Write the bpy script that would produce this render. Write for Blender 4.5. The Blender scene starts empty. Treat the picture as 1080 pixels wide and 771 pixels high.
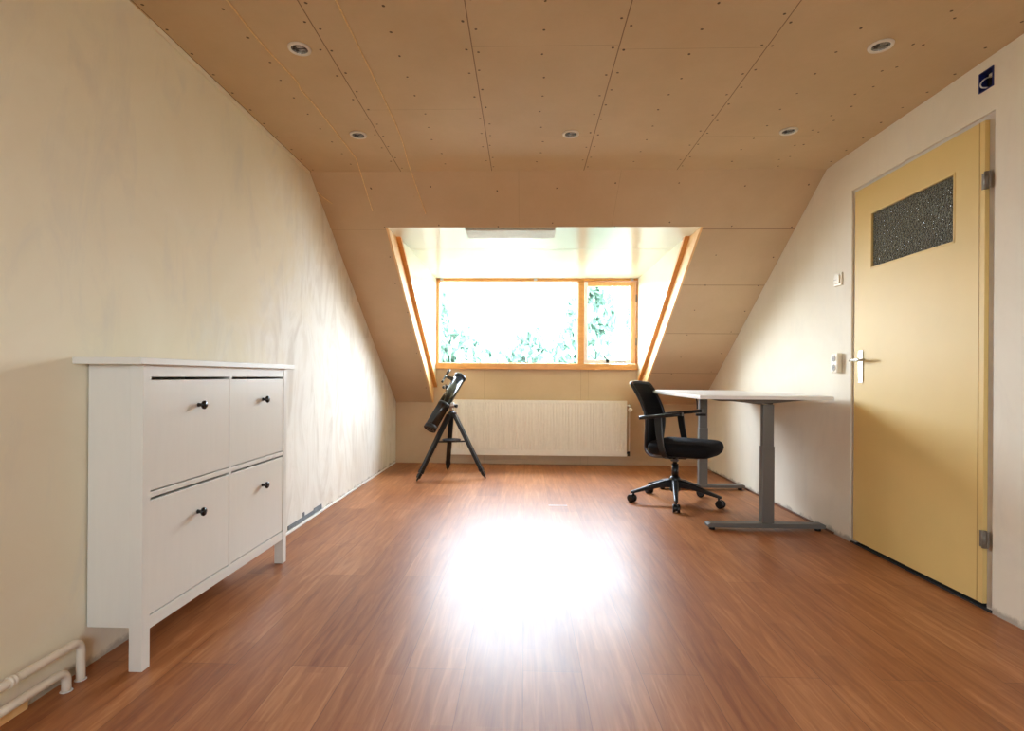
import bpy, bmesh, math, random
from mathutils import Vector, Matrix, Euler
random.seed(7)
SC = bpy.context.scene
COL = SC.collection
PI = math.pi

# ------------------------------------------------------------------ room numbers (metres)
XL, XR = -1.4386, 1.9354          # left and right wall faces
H = 2.3182                        # flat ceiling
YC = 3.5139                       # ceiling meets slope
YK, ZK = 5.9507, 0.6756           # knee wall face and its height
YR = -1.75                        # rear wall behind the camera
SL = (H - ZK) / (YK - YC)
zs = lambda y: H - SL * (y - YC)  # slope height at depth y
ys = lambda z: YC + (H - z) / SL
ZD = 2.056                        # dormer ceiling
DL, DR = -1.014, 1.260            # dormer reveal faces
CL, CR = -0.990, 1.236            # dormer cheek faces

# ------------------------------------------------------------------ node helpers
def lin(c):
    return tuple(((v/255)/12.92 if v/255 <= .04045 else ((v/255+.055)/1.055)**2.4) for v in c)

class N:
    """small helper round one node tree"""
    def __init__(s, name):
        s.m = bpy.data.materials.new(name); s.m.use_nodes = True
        s.t = s.m.node_tree; s.n = s.t.nodes; s.l = s.t.links
        s.b = s.n['Principled BSDF']
    def add(s, typ, **kw):
        nd = s.n.new(typ)
        for k, v in kw.items():
            if k.startswith('i_'):
                key = k[2:].replace('_', ' ')
                nd.inputs[key].default_value = v
            else: setattr(nd, k, v)
        return nd
    def link(s, a, b): s.l.new(a, b)
    def coord(s, scale=(1, 1, 1), rot=(0, 0, 0), loc=(0, 0, 0)):
        tc = s.add('ShaderNodeTexCoord'); mp = s.add('ShaderNodeMapping')
        mp.inputs['Scale'].default_value = scale; mp.inputs['Rotation'].default_value = rot
        mp.inputs['Location'].default_value = loc
        s.link(tc.outputs['Object'], mp.inputs['Vector']); return mp.outputs['Vector']
    def math(s, op, a, b=None, c=None):
        nd = s.add('ShaderNodeMath', operation=op)
        for i, v in enumerate((a, b, c)):
            if v is None: continue
            if isinstance(v, (int, float)): nd.inputs[i].default_value = v
            else: s.link(v, nd.inputs[i])
        return nd.outputs[0]
    def noise(s, vec, scale, detail=4, rough=.55, dist=0):
        nd = s.add('ShaderNodeTexNoise'); nd.inputs['Scale'].default_value = scale
        nd.inputs['Detail'].default_value = detail; nd.inputs['Roughness'].default_value = rough
        nd.inputs['Distortion'].default_value = dist
        s.link(vec, nd.inputs['Vector']); return nd.outputs['Fac']
    def ramp(s, fac, *stops):
        r = s.add('ShaderNodeValToRGB'); e = r.color_ramp.elements
        while len(e) < len(stops): e.new(.5)
        for i, (p, c) in enumerate(stops):
            e[i].position = p; e[i].color = (*c, 1) if len(c) == 3 else c
        s.link(fac, r.inputs['Fac']); return r.outputs['Color']
    def mix(s, fac, a, b, blend='MIX'):
        nd = s.add('ShaderNodeMix', data_type='RGBA', blend_type=blend)
        for i, v in ((0, fac), (6, a), (7, b)):
            if isinstance(v, (int, float)): nd.inputs[i].default_value = v
            elif isinstance(v, tuple): nd.inputs[i].default_value = (*v, 1)
            else: s.link(v, nd.inputs[i])
        return nd.outputs[2]
    def bump(s, h, strength=.3, dist=.002, prev=None):
        nd = s.add('ShaderNodeBump'); nd.inputs['Strength'].default_value = strength
        nd.inputs['Distance'].default_value = dist; s.link(h, nd.inputs['Height'])
        if prev is not None: s.link(prev, nd.inputs['Normal'])
        return nd.outputs['Normal']
    def set(s, **kw):
        for k, v in kw.items():
            k = k.replace('_', ' ')
            if isinstance(v, tuple): s.b.inputs[k].default_value = (*v, 1) if len(v) == 3 else v
            elif isinstance(v, (int, float)): s.b.inputs[k].default_value = v
            else: s.link(v, s.b.inputs[k])
        return s.m

def plain(name, rgb, rough=.5, metal=0., var=.06, scale=30, bump=.05, spec=.5, aniso=(1, 1, 1)):
    """painted / plastic / metal surface with a faint procedural variation"""
    n = N(name); c = lin(rgb); v = n.coord(aniso); f = n.noise(v, scale, 3)
    lo = tuple(x*(1-var) for x in c); hi = tuple(min(1, x*(1+var)) for x in c)
    col = n.ramp(f, (.3, lo), (.7, hi))
    nm = n.bump(f, bump, .001)
    return n.set(Base_Color=col, Roughness=rough, Metallic=metal, Specular_IOR_Level=spec, Normal=nm)

M = {}
def build_materials():
    # ---- skim-coated plaster walls
    def plaster(name, c1, c2, c3, skim=False):
        n = N(name); v = n.coord()
        big = n.noise(v, 1.3, 5, .6, .8); str_ = n.noise(n.coord((1, 1.0, .35), (.5, 0, 0)), 5, 6, .65, 1.2)
        fine = n.noise(v, 60, 4)
        a = n.ramp(big, (.35, c1), (.65, c2))
        k = n.ramp(str_, (.52, (0, 0, 0)), (.72, (1, 1, 1)))
        kk = n.math('MULTIPLY', k, .55)
        col = n.mix(kk, a, c3)
        sep = n.add('ShaderNodeSeparateXYZ'); n.link(n.coord(), sep.inputs[0])
        if skim:    # streaky white skim coat trowelled over the cream further down the wall
            e = n.math('ADD', sep.outputs[1], n.math('MULTIPLY', n.math('SUBTRACT', n.noise(v, 2.2, 5, .65, .6), .5), 2.2))
            e = n.math('SUBTRACT', e, n.math('MULTIPLY', sep.outputs[2], .75))
            fk = n.ramp(n.math('DIVIDE', e, 5.0), (.30, (0, 0, 0)), (.50, (1, 1, 1)))
            st = n.noise(n.coord((1, 1.3, .45), (.35, 0, 0)), 3.6, 6, .62, 1.2)
            wcol = n.ramp(st, (.34, lin((214, 210, 200))), (.5, lin((236, 235, 228))), (.66, lin((222, 218, 208))))
            col = n.mix(n.math('MULTIPLY', fk, .9), col, wcol)
        # crumbled grubby edge along the floor
        edge = n.math('ADD', sep.outputs[2], n.math('MULTIPLY', n.math('SUBTRACT', n.noise(v, 9, 6, .7), .5), .10))
        dirt = n.ramp(edge, (.012, (1, 1, 1)), (.03, (0, 0, 0)))
        col = n.mix(n.math('MULTIPLY', dirt, .55), col, lin((120, 108, 95)))
        nm = n.bump(str_, .25, .004); nm = n.bump(fine, .12, .001, nm)
        return n.set(Base_Color=col, Roughness=.75, Normal=nm, Specular_IOR_Level=.3)
    M['wall_l'] = plaster('cream_plaster_left', lin((230, 221, 195)), lin((236, 229, 206)), lin((216, 211, 196)), True)
    M['wall_r'] = plaster('cream_plaster_right', lin((228, 220, 202)), lin((234, 228, 212)), lin((220, 214, 200)))

    # ---- bare plasterboard
    def board(name, mode):
        n = N(name); v = n.coord(); sep = n.add('ShaderNodeSeparateXYZ'); n.link(v, sep.inputs[0])
        x, y = sep.outputs[0], sep.outputs[1]
        f = n.noise(v, 2.2, 5, .6); f2 = n.noise(v, 45, 4)
        ca, cb = (((198, 173, 135), (209, 185, 148)) if mode == 'ceiling' else ((197, 170, 136), (207, 181, 147)))
        col = n.ramp(f, (.3, lin(ca)), (.7, lin(cb)))
        col = n.mix(n.math('MULTIPLY', f2, .12), col, lin((172, 142, 103)))
        def line(coord, pos, w):
            return n.math('LESS_THAN', n.math('ABSOLUTE', n.math('SUBTRACT', coord, pos)), w)
        def per(coord, off, period):   # signed distance to the nearest multiple
            t = n.math('ADD', n.math('SUBTRACT', coord, off), period*100.5)
            return n.math('SUBTRACT', n.math('MODULO', t, period), period/2)
        lines = None
        def acc(a, b): return b if a is None else n.math('MAXIMUM', a, b)
        dots = None
        if mode == 'ceiling':
            dark = n.math('LESS_THAN', n.math('ABSOLUTE', per(x, -.226, .602)), .0022)
            dark = n.math('MULTIPLY', dark, n.math('LESS_THAN', x, 1.3))
            lines = dark
            caulk = line(x, 1.594, .0026)
            # butt joints, different in every strip
            for (x0, x1, yy) in ((-.226, .376, 2.19), (.376, .978, 2.22), (-.828, -.226, 2.70), (-.226, .376, 3.02),
                                 (.978, 1.594, 3.03), (-1.43, -.828, 3.0), (.376, .978, .9), (-.226, .376, .6), (-.828, -.226, .4)):
                seg = n.math('MULTIPLY', n.math('GREATER_THAN', x, x0), n.math('LESS_THAN', x, x1))
                lines = acc(lines, n.math('MULTIPLY', n.math('MULTIPLY', seg, line(y, yy, .0012)), .5))
            wob = n.math('MULTIPLY', n.math('SUBTRACT', n.noise(v, 3.1, 1), .5), .10)
            for off, px, py, oy in ((-.205, .602, .155, .05), (-.25, .602, .19, .12), (.075, .602, .16, .02)):
                dx = n.math('ADD', per(x, off, px), n.math('MULTIPLY', wob, .35 if off < 0 else .9))
                dy = n.math('ADD', per(y, oy, py), wob)
                d2 = n.math('ADD', n.math('MULTIPLY', dx, dx), n.math('MULTIPLY', dy, dy))
                dots = acc(dots, n.math('LESS_THAN', d2, .0056**2))
        elif mode == 'slope':
            for yy in (3.92, 4.40, 4.92, 5.45):
                lines = acc(lines, n.math('MULTIPLY', line(y, yy, .0022), n.math('GREATER_THAN', x, 1.2)))
            lines = acc(lines, n.math('MULTIPLY', line(y, 3.92, .001), n.math('MULTIPLY', n.math('LESS_THAN', x, -1.0), .4)))
            for xx in (-.05, .62):
                lines = acc(lines, n.math('MULTIPLY', line(x, xx, .0012), .35))
            wob = n.math('MULTIPLY', n.math('SUBTRACT', n.noise(v, 2.3, 1), .5), .16)
            dx = n.math('ADD', per(x, .2, .42), wob); dy = n.math('ADD', per(y, 3.62, .26), wob)
            d2 = n.math('ADD', n.math('MULTIPLY', dx, dx), n.math('MULTIPLY', dy, dy))
            dots = n.math('LESS_THAN', d2, .005**2)
            # dried plaster smudges by the cord ends
            sm = n.noise(v, 7, 5, .7)
            near = n.math('MULTIPLY', n.math('LESS_THAN', x, -.5), n.math('LESS_THAN', y, 4.0))
            smk = n.math('MULTIPLY', n.ramp(sm, (.66, (0, 0, 0)), (.74, (1, 1, 1))), n.math('MULTIPLY', near, .35))
            col = n.mix(smk, col, lin((120, 92, 60)))
        else:
            for xx in (-.45, .62, .70):
                lines = acc(lines, n.math('MULTIPLY', line(x, xx, .0014), .6))
        if mode == 'ceiling':
            col = n.mix(caulk, col, lin((206, 178, 142)))
        col = n.mix(n.math('MULTIPLY', lines, .75), col, lin((95, 64, 38)))
        if dots is not None: col = n.mix(n.math('MULTIPLY', dots, .85), col, lin((52, 36, 24)))
        nm = n.bump(f2, .1, .0006); nm = n.bump(n.math('MULTIPLY', lines, -1), .4, .002, nm)
        return n.set(Base_Color=col, Roughness=.62, Normal=nm, Specular_IOR_Level=.35)
    M['board_ceiling'] = board('plasterboard_ceiling', 'ceiling')
    M['board_slope'] = board('plasterboard_slope', 'slope')
    M['board_knee'] = board('plasterboard_knee', 'knee')

    # ---- laminate floor, planks run away from the camera
    n = N('laminate_floor'); v = n.coord((1, 1, 1), (0, 0, PI/2))
    br = n.add('ShaderNodeTexBrick', offset=.37, offset_frequency=2, squash=1)
    br.inputs['Scale'].default_value = 1; br.inputs['Brick Width'].default_value = 1.285
    br.inputs['Row Height'].default_value = .192; br.inputs['Mortar Size'].default_value = .0011
    br.inputs['Mortar Smooth'].default_value = .1; br.inputs['Bias'].default_value = 0
    br.inputs['Color1'].default_value = (0, 0, 0, 1); br.inputs['Color2'].default_value = (1, 1, 1, 1)
    br.inputs['Mortar'].default_value = (.5, .5, .5, 1)
    n.link(v, br.inputs['Vector'])
    # strips inside every plank (three-strip laminate)
    br2 = n.add('ShaderNodeTexBrick', offset=.43, offset_frequency=2)
    br2.inputs['Scale'].default_value = 1; br2.inputs['Brick Width'].default_value = .43
    br2.inputs['Row Height'].default_value = .064; br2.inputs['Mortar Size'].default_value = .0
    br2.inputs['Color1'].default_value = (0, 0, 0, 1); br2.inputs['Color2'].default_value = (1, 1, 1, 1)
    n.link(v, br2.inputs['Vector'])
    gr = n.noise(n.coord((7, .5, 1)), 5, 6, .6, 1.0); gr2 = n.noise(n.coord((55, 1.6, 1)), 4, 4, .6, .2)
    t = n.math('ADD', n.math('MULTIPLY', br.outputs['Color'], .13), n.math('MULTIPLY', br2.outputs['Color'], .07))
    t = n.math('ADD', t, n.math('MULTIPLY', gr, .62)); t = n.math('ADD', t, n.math('MULTIPLY', gr2, .07))
    col = n.ramp(t, (.24, lin((120, 66, 34))), (.38, lin((144, 86, 46))), (.50, lin((161, 102, 58))), (.66, lin((186, 129, 84))))
    col = n.mix(n.math('MULTIPLY', br.outputs['Fac'], .6), col, lin((80, 40, 22)))
    rg = n.ramp(n.noise(n.coord(), 3, 4), (.3, (.36,)*3), (.7, (.42,)*3))
    nm = n.bump(gr2, .05, .0006); nm = n.bump(n.math('MULTIPLY', br.outputs['Fac'], -1), .3, .001, nm)
    M['floor'] = n.set(Base_Color=col, Roughness=rg, Normal=nm, Specular_IOR_Level=.26, Coat_Weight=.22, Coat_Roughness=.6, Coat_IOR=1.4)

    # ---- timber
    def wood(name, a, b, rough=.5, sc=(1, 1, 18)):
        n = N(name); g = n.noise(n.coord(sc), 3, 6, .6, .8)
        return n.set(Base_Color=n.ramp(g, (.3, lin(a)), (.7, lin(b))), Roughness=rough, Normal=n.bump(g, .08, .001))
    M['pine'] = wood('clear_pine', (232, 184, 116), (242, 204, 146), .45, (18, 3, 3))
    M['oak'] = wood('orange_varnished_wood', (205, 138, 62), (221, 158, 82), .38, (3, 14, 14))
    M['oak_light'] = wood('light_orange_wood', (222, 164, 96), (236, 184, 120), .4, (18, 3, 3))
    M['gloss_white'] = plain('glossy_white_panel', (224, 221, 197), .2, var=.02, scale=4, bump=.01)
    M['upvc'] = plain('white_window_paint', (240, 238, 232), .35, var=.02)
    # ---- furniture
    M['cab_white'] = plain('white_stained_cabinet', (221, 219, 210), .38, var=.012, scale=6, bump=.03, aniso=(8, 8, 1))
    M['gap'] = plain('dark_shadow_gap', (30, 28, 26), .8)
    M['knob'] = plain('black_knob', (14, 14, 15), .25)
    M['black'] = plain('black_plastic', (9, 9, 10), .36)
    M['black_fabric'] = plain('black_upholstery', (9, 9, 12), .85, var=.4, scale=260, bump=.25, spec=.3)
    n = N('black_mesh_weave'); v = n.coord((1, 1, 1))
    w = n.add('ShaderNodeTexVoronoi'); w.inputs['Scale'].default_value = 190; n.link(v, w.inputs['Vector'])
    M['mesh'] = n.set(Base_Color=n.ramp(w.outputs['Distance'], (.1, lin((4, 4, 5))), (.6, lin((12, 12, 14)))), Roughness=.8,
                      Normal=n.bump(w.outputs['Distance'], .3, .002), Specular_IOR_Level=.25)
    M['chair_alu'] = plain('dark_polished_metal', (105, 108, 115), .28, 1.)
    M['desk_top'] = plain('white_melamine', (236, 234, 230), .35, var=.02)
    M['desk_steel'] = plain('grey_powder_coat', (112, 111, 108), .42, .25, var=.04, scale=200, bump=.05)
    M['rad'] = plain('cream_radiator_enamel', (242, 236, 222), .3, var=.02)
    M['rad_dark'] = plain('radiator_inside', (150, 138, 118), .5)
    M['pipe'] = plain('painted_pipe', (222, 212, 194), .42, var=.06, scale=12, bump=.06)
    M['copper'] = plain('copper_pipe', (186, 120, 78), .35, .9)
    M['chrome'] = plain('satin_chrome', (205, 203, 196), .24, 1., var=.03)
    M['ring'] = plain('downlight_ring', (226, 220, 208), .4)
    M['reflector'] = plain('lamp_reflector', (176, 176, 172), .25, .4, var=.4, scale=90, bump=.6)
    M['dark'] = plain('dark_void', (34, 33, 32), .7)
    M['socket'] = plain('cream_switch_plastic', (228, 217, 190), .35, var=.02)
    M['socket_dark'] = plain('socket_well', (120, 108, 86), .5)
    M['blue'] = plain('blue_junction_plastic', (26, 40, 104), .4)
    M['wire'] = plain('white_cable', (222, 224, 226), .45)
    M['cord'] = plain('yellowed_cord', (236, 208, 152), .7, var=.12, scale=60)
    M['tube'] = plain('gloss_black_telescope', (12, 13, 13), .14, var=.1)
    M['silver'] = plain('silver_cast_metal', (190, 190, 190), .3, 1.)
    M['mirror'] = plain('telescope_end', (24, 26, 27), .3)
    M['leg'] = plain('black_tripod_enamel', (14, 17, 21), .32, .1)
    M['grey_panel'] = plain('light_grey_panel', (196, 194, 182), .5)
    M['concrete'] = plain('bare_grey_mortar', (120, 128, 134), .9, var=.2, scale=40, bump=.6)
    M['joint_glint'] = plain('painted_joint_glint', (232, 230, 232), .25)
    M['door'] = plain('yellow_door_paint', (222, 194, 126), .5, var=.025, scale=3, bump=.03, spec=.3)
    M['door_line'] = plain('door_groove', (190, 156, 92), .5)
    M['brown_strip'] = plain('brown_strip', (112, 76, 56), .6)
    M['frame'] = plain('greyed_frame_paint', (206, 203, 198), .5, var=.08, scale=8)
    M['hinge'] = plain('worn_hinge_steel', (128, 120, 108), .45, .3, var=.2)
    # patterned obscure glass
    n = N('patterned_glass'); v = n.coord()
    vo = n.add('ShaderNodeTexVoronoi', feature='SMOOTH_F1'); vo.inputs['Scale'].default_value = 95
    vo.inputs['Smoothness'].default_value = .5; n.link(v, vo.inputs['Vector'])
    ns = n.noise(v, 150, 2)
    M['obscure'] = n.set(Base_Color=lin((190, 198, 190)), Roughness=.12, Transmission_Weight=.84, IOR=1.45,
                         Normal=n.bump(n.math('ADD', vo.outputs['Distance'], n.math('MULTIPLY', ns, .3)), 1., .02))
    # window pane: clear with a faint mirror
    n = N('clear_pane'); n.n.remove(n.b)
    tr = n.add('ShaderNodeBsdfTransparent'); gl = n.add('ShaderNodeBsdfGlossy'); gl.inputs['Roughness'].default_value = .02
    fr = n.add('ShaderNodeFresnel'); fr.inputs['IOR'].default_value = 1.08; mx = n.add('ShaderNodeMixShader')
    n.link(fr.outputs[0], mx.inputs[0]); n.link(tr.outputs[0], mx.inputs[1]); n.link(gl.outputs[0], mx.inputs[2])
    n.link(mx.outputs[0], n.n['Material Output'].inputs['Surface']); M['pane'] = n.m
    # outside
    def leaf(name, a, b):
        n = N(name); v = n.coord(); f = n.noise(v, 1.4, 4, .6)
        c = n.ramp(f, (.3, lin(a)), (.7, lin(b)))
        n.n.remove(n.b); df = n.add('ShaderNodeBsdfDiffuse'); tl = n.add('ShaderNodeBsdfTranslucent'); mx = n.add('ShaderNodeMixShader')
        mx.inputs[0].default_value = .5
        n.link(c, df.inputs['Color']); n.link(c, tl.inputs['Color']); n.link(df.outputs[0], mx.inputs[1]); n.link(tl.outputs[0], mx.inputs[2])
        n.link(mx.outputs[0], n.n['Material Output'].inputs['Surface']); return n.m
    M['leaf_a'] = leaf('leaf_green_left', LEAF[0], LEAF[1])
    M['leaf_b'] = leaf('leaf_green_right', LEAF[2], LEAF[3])
    M['bark'] = plain('tree_bark', (96, 84, 70), .9, var=.3, scale=20, bump=.6)
    M['paving'] = plain('outdoor_paving', (150, 146, 132), .9, var=.3, scale=3, bump=.3)
    M['shell'] = plain('outer_roof_shell', (150, 120, 96), .9)
LEAF = ((102, 127, 112), (130, 154, 139), (98, 125, 110), (126, 152, 137))
build_materials()

# ------------------------------------------------------------------ mesh helpers
class B:
    """collects shapes for ONE mesh"""
    def __init__(s): s.bm = bmesh.new(); s.mi = 0
    def _tag(s, faces, smooth=False):
        for f in faces: f.material_index = s.mi; f.smooth = smooth
    def box(s, x0, x1, y0, y1, z0, z1, rot=None, pivot=None):
        vs = [s.bm.verts.new((x, y, z)) for x in (x0, x1) for y in (y0, y1) for z in (z0, z1)]
        q = [(0, 1, 3, 2), (4, 6, 7, 5), (0, 4, 5, 1), (2, 3, 7, 6), (0, 2, 6, 4), (1, 5, 7, 3)]
        fs = [s.bm.faces.new([vs[i] for i in f]) for f in q]; s._tag(fs)
        if rot is not None:
            p = Vector(pivot or ((x0+x1)/2, (y0+y1)/2, (z0+z1)/2))
            for v in vs: v.co = rot @ (v.co - p) + p
        return s
    def prism(s, pts, axis, a, b):
        """polygon in the plane normal to axis, extruded from a to b"""
        def P(p, k):
            return {0: (k, p[0], p[1]), 1: (p[0], k, p[1]), 2: (p[0], p[1], k)}[axis]
        A = [s.bm.verts.new(P(p, a)) for p in pts]; Bv = [s.bm.verts.new(P(p, b)) for p in pts]
        fs = [s.bm.faces.new(A), s.bm.faces.new(Bv[::-1])]
        for i in range(len(pts)):
            j = (i+1) % len(pts); fs.append(s.bm.faces.new((A[j], A[i], Bv[i], Bv[j])))
        s._tag(fs); return s
    def rings(s, rings, caps=(True, True), smooth=True, closed=False):
        R = [[s.bm.verts.new(p) for p in r] for r in rings]; n = len(R[0])
        rng = range(len(R)) if closed else range(len(R)-1)
        for k in rng:
            a, b = R[k], R[(k+1) % len(R)]
            s._tag([s.bm.faces.new((a[i], a[(i+1) % n], b[(i+1) % n], b[i])) for i in range(n)], smooth)
        if not closed:
            if caps[0]: s._tag([s.bm.faces.new(R[0][::-1])])
            if caps[1]: s._tag([s.bm.faces.new(R[-1])])
        return s
    def lathe(s, prof, o=(0, 0, 0), ax=(0, 0, 1), seg=24, caps=(True, True), smooth=True):
        """prof: (distance along ax, radius)"""
        ax = Vector(ax).normalized(); o = Vector(o)
        u = ax.orthogonal().normalized(); w = ax.cross(u)
        rs = [[o + ax*t + (u*math.cos(2*PI*i/seg) + w*math.sin(2*PI*i/seg))*max(r, 1e-5) for i in range(seg)] for t, r in prof]
        return s.rings(rs, caps, smooth)
    def cyl(s, p0, p1, r0, r1=None, seg=20):
        p0, p1 = Vector(p0), Vector(p1); d = p1-p0
        return s.lathe([(0, r0), (d.length, r0 if r1 is None else r1)], p0, d, seg)
    def tube(s, pts, r, seg=10, flat=None):
        pts = [Vector(p) for p in pts]; rs = []
        up = None
        for i, p in enumerate(pts):
            d = (pts[min(i+1, len(pts)-1)] - pts[max(i-1, 0)]).normalized()
            if up is None: up = d.orthogonal().normalized()
            up = (up - d*up.dot(d)).normalized(); w = d.cross(up)
            rr = r[i] if isinstance(r, (list, tuple)) else r
            rs.append([p + (up*math.cos(2*PI*k/seg) + w*math.sin(2*PI*k/seg))*rr for k in range(seg)])
        return s.rings(rs)
    def bar(s, p0, p1, side, w0, t0, w1, t1):
        """tapered rectangular bar; side = width direction"""
        p0, p1, side = Vector(p0), Vector(p1), Vector(side)
        d = (p1-p0).normalized(); side = (side - d*side.dot(d)).normalized(); o = d.cross(side)
        rs = [[p + side*(a*w/2) + o*(b*t/2) for a, b in ((-1, -1), (1, -1), (1, 1), (-1, 1))] for p, w, t in ((p0, w0, t0), (p1, w1, t1))]
        return s.rings(rs, smooth=False)
    def obj(s, name, mats, parent=None, bevel=0, subsurf=0, seg=2, loc=None):
        bmesh.ops.recalc_face_normals(s.bm, faces=s.bm.faces)
        me = bpy.data.meshes.new(name); s.bm.to_mesh(me); s.bm.free()
        for m in (mats if isinstance(mats, (list, tuple)) else [mats]): me.materials.append(M[m] if isinstance(m, str) else m)
        o = bpy.data.objects.new(name, me); COL.objects.link(o)
        if parent is not None: o.parent = parent
        if loc is not None: o.location = loc
        if bevel:
            b = o.modifiers.new('bevel', 'BEVEL'); b.width = bevel; b.segments = seg; b.limit_method = 'ANGLE'; b.angle_limit = .6
            b.harden_normals = False
        if subsurf:
            m = o.modifiers.new('sub', 'SUBSURF'); m.levels = m.render_levels = subsurf
        return o

def smooth_pts(pts, k=6):
    out = []; P = [Vector(p) for p in pts]
    for i in range(len(P)-1):
        p0, p1, p2, p3 = P[max(i-1, 0)], P[i], P[i+1], P[min(i+2, len(P)-1)]
        for j in range(k):
            t = j/k
            out.append(.5*((2*p1)+(p2-p0)*t+(2*p0-5*p1+4*p2-p3)*t*t+(3*p1-p0-3*p2+p3)*t**3))
    return out + [P[-1]]
def thing(name, label, cat, loc=(0, 0, 0), rz=0, group=None):
    o = bpy.data.objects.new(name, None); COL.objects.link(o); o.empty_display_size = .1
    o.location = loc; o.rotation_euler = (0, 0, rz); o['label'] = label; o['category'] = cat
    if group: o['group'] = group
    return o
def tag(o, label, cat, group=None):
    o['label'] = label; o['category'] = cat
    if group: o['group'] = group
    return o
def struct(o, label=None, cat=None):
    o['kind'] = 'structure'
    if label: o['label'] = label
    if cat: o['category'] = cat
    return o
def cut(o, cutters):
    """boolean the cutter meshes out of o for good"""
    for c in cutters:
        m = o.modifiers.new('cut', 'BOOLEAN'); m.operation = 'DIFFERENCE'; m.object = c; m.solver = 'EXACT'
    dg = bpy.context.evaluated_depsgraph_get(); me = bpy.data.meshes.new_from_object(o.evaluated_get(dg))
    old = o.data; o.modifiers.clear(); o.data = me; bpy.data.meshes.remove(old)
    for c in cutters: bpy.data.objects.remove(c)

# ------------------------------------------------------------------ ROOM SHELL
T = .12
floor = struct(B().box(XL-T, XR+1.3, YR-T, YK+T, -.12, 0).obj('floor', 'floor'), 'reddish brown laminate plank floor with window glare', 'floor')

# flat ceiling, with round holes for the downlights
LIGHTS = [(-.940, 2.185), (1.432, 2.217), (-.942, 2.974), (.246, 2.983), (1.430, 2.970)]
ceil = B().box(XL-T, XR+T, YR-T, YC+.02, H, H+.10).obj('ceiling', 'board_ceiling')
cut(ceil, [B().cyl((x, y, H-.05), (x, y, H+.07), .036, seg=28).obj('cutter', 'dark') for x, y in LIGHTS])
struct(ceil, 'flat bare plasterboard ceiling with screw heads and seams', 'ceiling')

# sloping ceiling with the dormer opening left out
V = .17                                    # slab depth, measured vertically
def slopepiece(b, x0, x1, ya, yb, v0=0, v1=V):
    b.prism([(ya, zs(ya)+v0), (yb, zs(yb)+v0), (yb, zs(yb)+v1), (ya, zs(ya)+v1)], 0, x0, x1)
YD = ys(ZD)
b = B()
slopepiece(b, XL-T, XR+T, YC, YD)
slopepiece(b, XL-T, DL-.016, YD, YK+T)
slopepiece(b, DR+.016, XR+T, YD, YK+T)
struct(b.obj('ceiling_slope', 'board_slope'), 'sloping plasterboard ceiling around the dormer opening', 'ceiling')

# knee wall, rising to the window sill inside the dormer
SILL = 1.050
b = B().prism([(XL-T, 0), (XR+T, 0), (XR+T, ZK+.03), (CR+.06, ZK+.03), (CR+.06, SILL), (CL-.06, SILL), (CL-.06, ZK+.03), (XL-T, ZK+.03)], 1, YK, YK+T)
struct(b.obj('wall_back', 'board_knee'), 'low plasterboard knee wall under the window', 'wall')
struct(B().box(XL, XR, YK-.008, YK, 0, .052).obj('baseboard_back', 'board_knee', bevel=.002), 'low board strip along the foot of the knee wall', 'baseboard')

# side walls (gable outline), right one with door opening and box hole
def gable(off):
    return [(YR-T, 0), (YK+T, 0), (YK+T, zs(YK+T)+off), (YC, H+off), (YR-T, H+off)]
wl = B().prism(gable(.06), 0, XL-T, XL).obj('wall_left', 'wall_l'); struct(wl, 'cream plastered wall behind the white cabinet', 'wall')
DY0, DY1, DZ = 2.276, 3.245, 2.085          # door hole
wr = B().prism([(YR-T, 0), (DY0, 0), (DY0, DZ), (DY1, DZ), (DY1, 0)] + gable(.06)[1:], 0, XR, XR+T).obj('wall_right', 'wall_r')
cut(wr, [B().box(XR-.05, XR+.055, 2.284, 2.356, 2.188, 2.272).obj('cutter', 'wall_r', bevel=0)])
struct(wr, 'cream plastered wall with the yellow door', 'wall')

# rear of the room behind the camera: gable wall, with a window added to let in fill light
RX0, RX1, RZ0, RZ1 = -.20, .80, 1.00, 1.90
b = B()
b.box(XL-T, XR+T, YR-T, YR, 0, RZ0); b.box(XL-T, XR+T, YR-T, YR, RZ1, H+.06)
b.box(XL-T, RX0, YR-T, YR, RZ0, RZ1); b.box(RX1, XR+T, YR-T, YR, RZ0, RZ1)
struct(b.obj('wall_rear', 'wall_r'), 'cream wall behind the viewpoint', 'wall')
wr2 = thing('fill_window', 'added white framed window behind the viewpoint, for fill light', 'window', ((RX0+RX1)/2, YR-.06, RZ0)); wr2['kind'] = 'structure'
w2, h2 = (RX1-RX0)/2, RZ1-RZ0
b = B()
for (x0, x1, z0, z1) in ((-w2, w2, 0, .06), (-w2, w2, h2-.06, h2), (-w2, -w2+.06, .06, h2-.06), (w2-.06, w2, .06, h2-.06), (-.03, .03, .06, h2-.06)):
    b.box(x0, x1, -.03, .03, z0, z1)
b.obj('window_frame', 'upvc', wr2)
for s in (-1, 1): B().box(min(s*.03, s*(w2-.06)), max(s*.03, s*(w2-.06)), -.003, .003, .06, h2-.06).obj('pane', 'pane', wr2)

# dark landing behind the door so its glass looks into a hallway
b = B()
b.box(XR+1.2, XR+1.3, 1.4, 4.2, 0, H); b.box(XR+T, XR+1.3, 1.3, 1.4, 0, H); b.box(XR+T, XR+1.3, 4.2, 4.3, 0, H); b.box(XR+T, XR+1.3, 1.3, 4.3, H, H+.1)
struct(b.obj('wall_landing', 'wall_r'), 'landing behind the door', 'wall')

# ------------------------------------------------------------------ DORMER
b = B().box(CL-.12, CR+.12, YC+.2, YK+T, ZD, ZD+.05)
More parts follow.
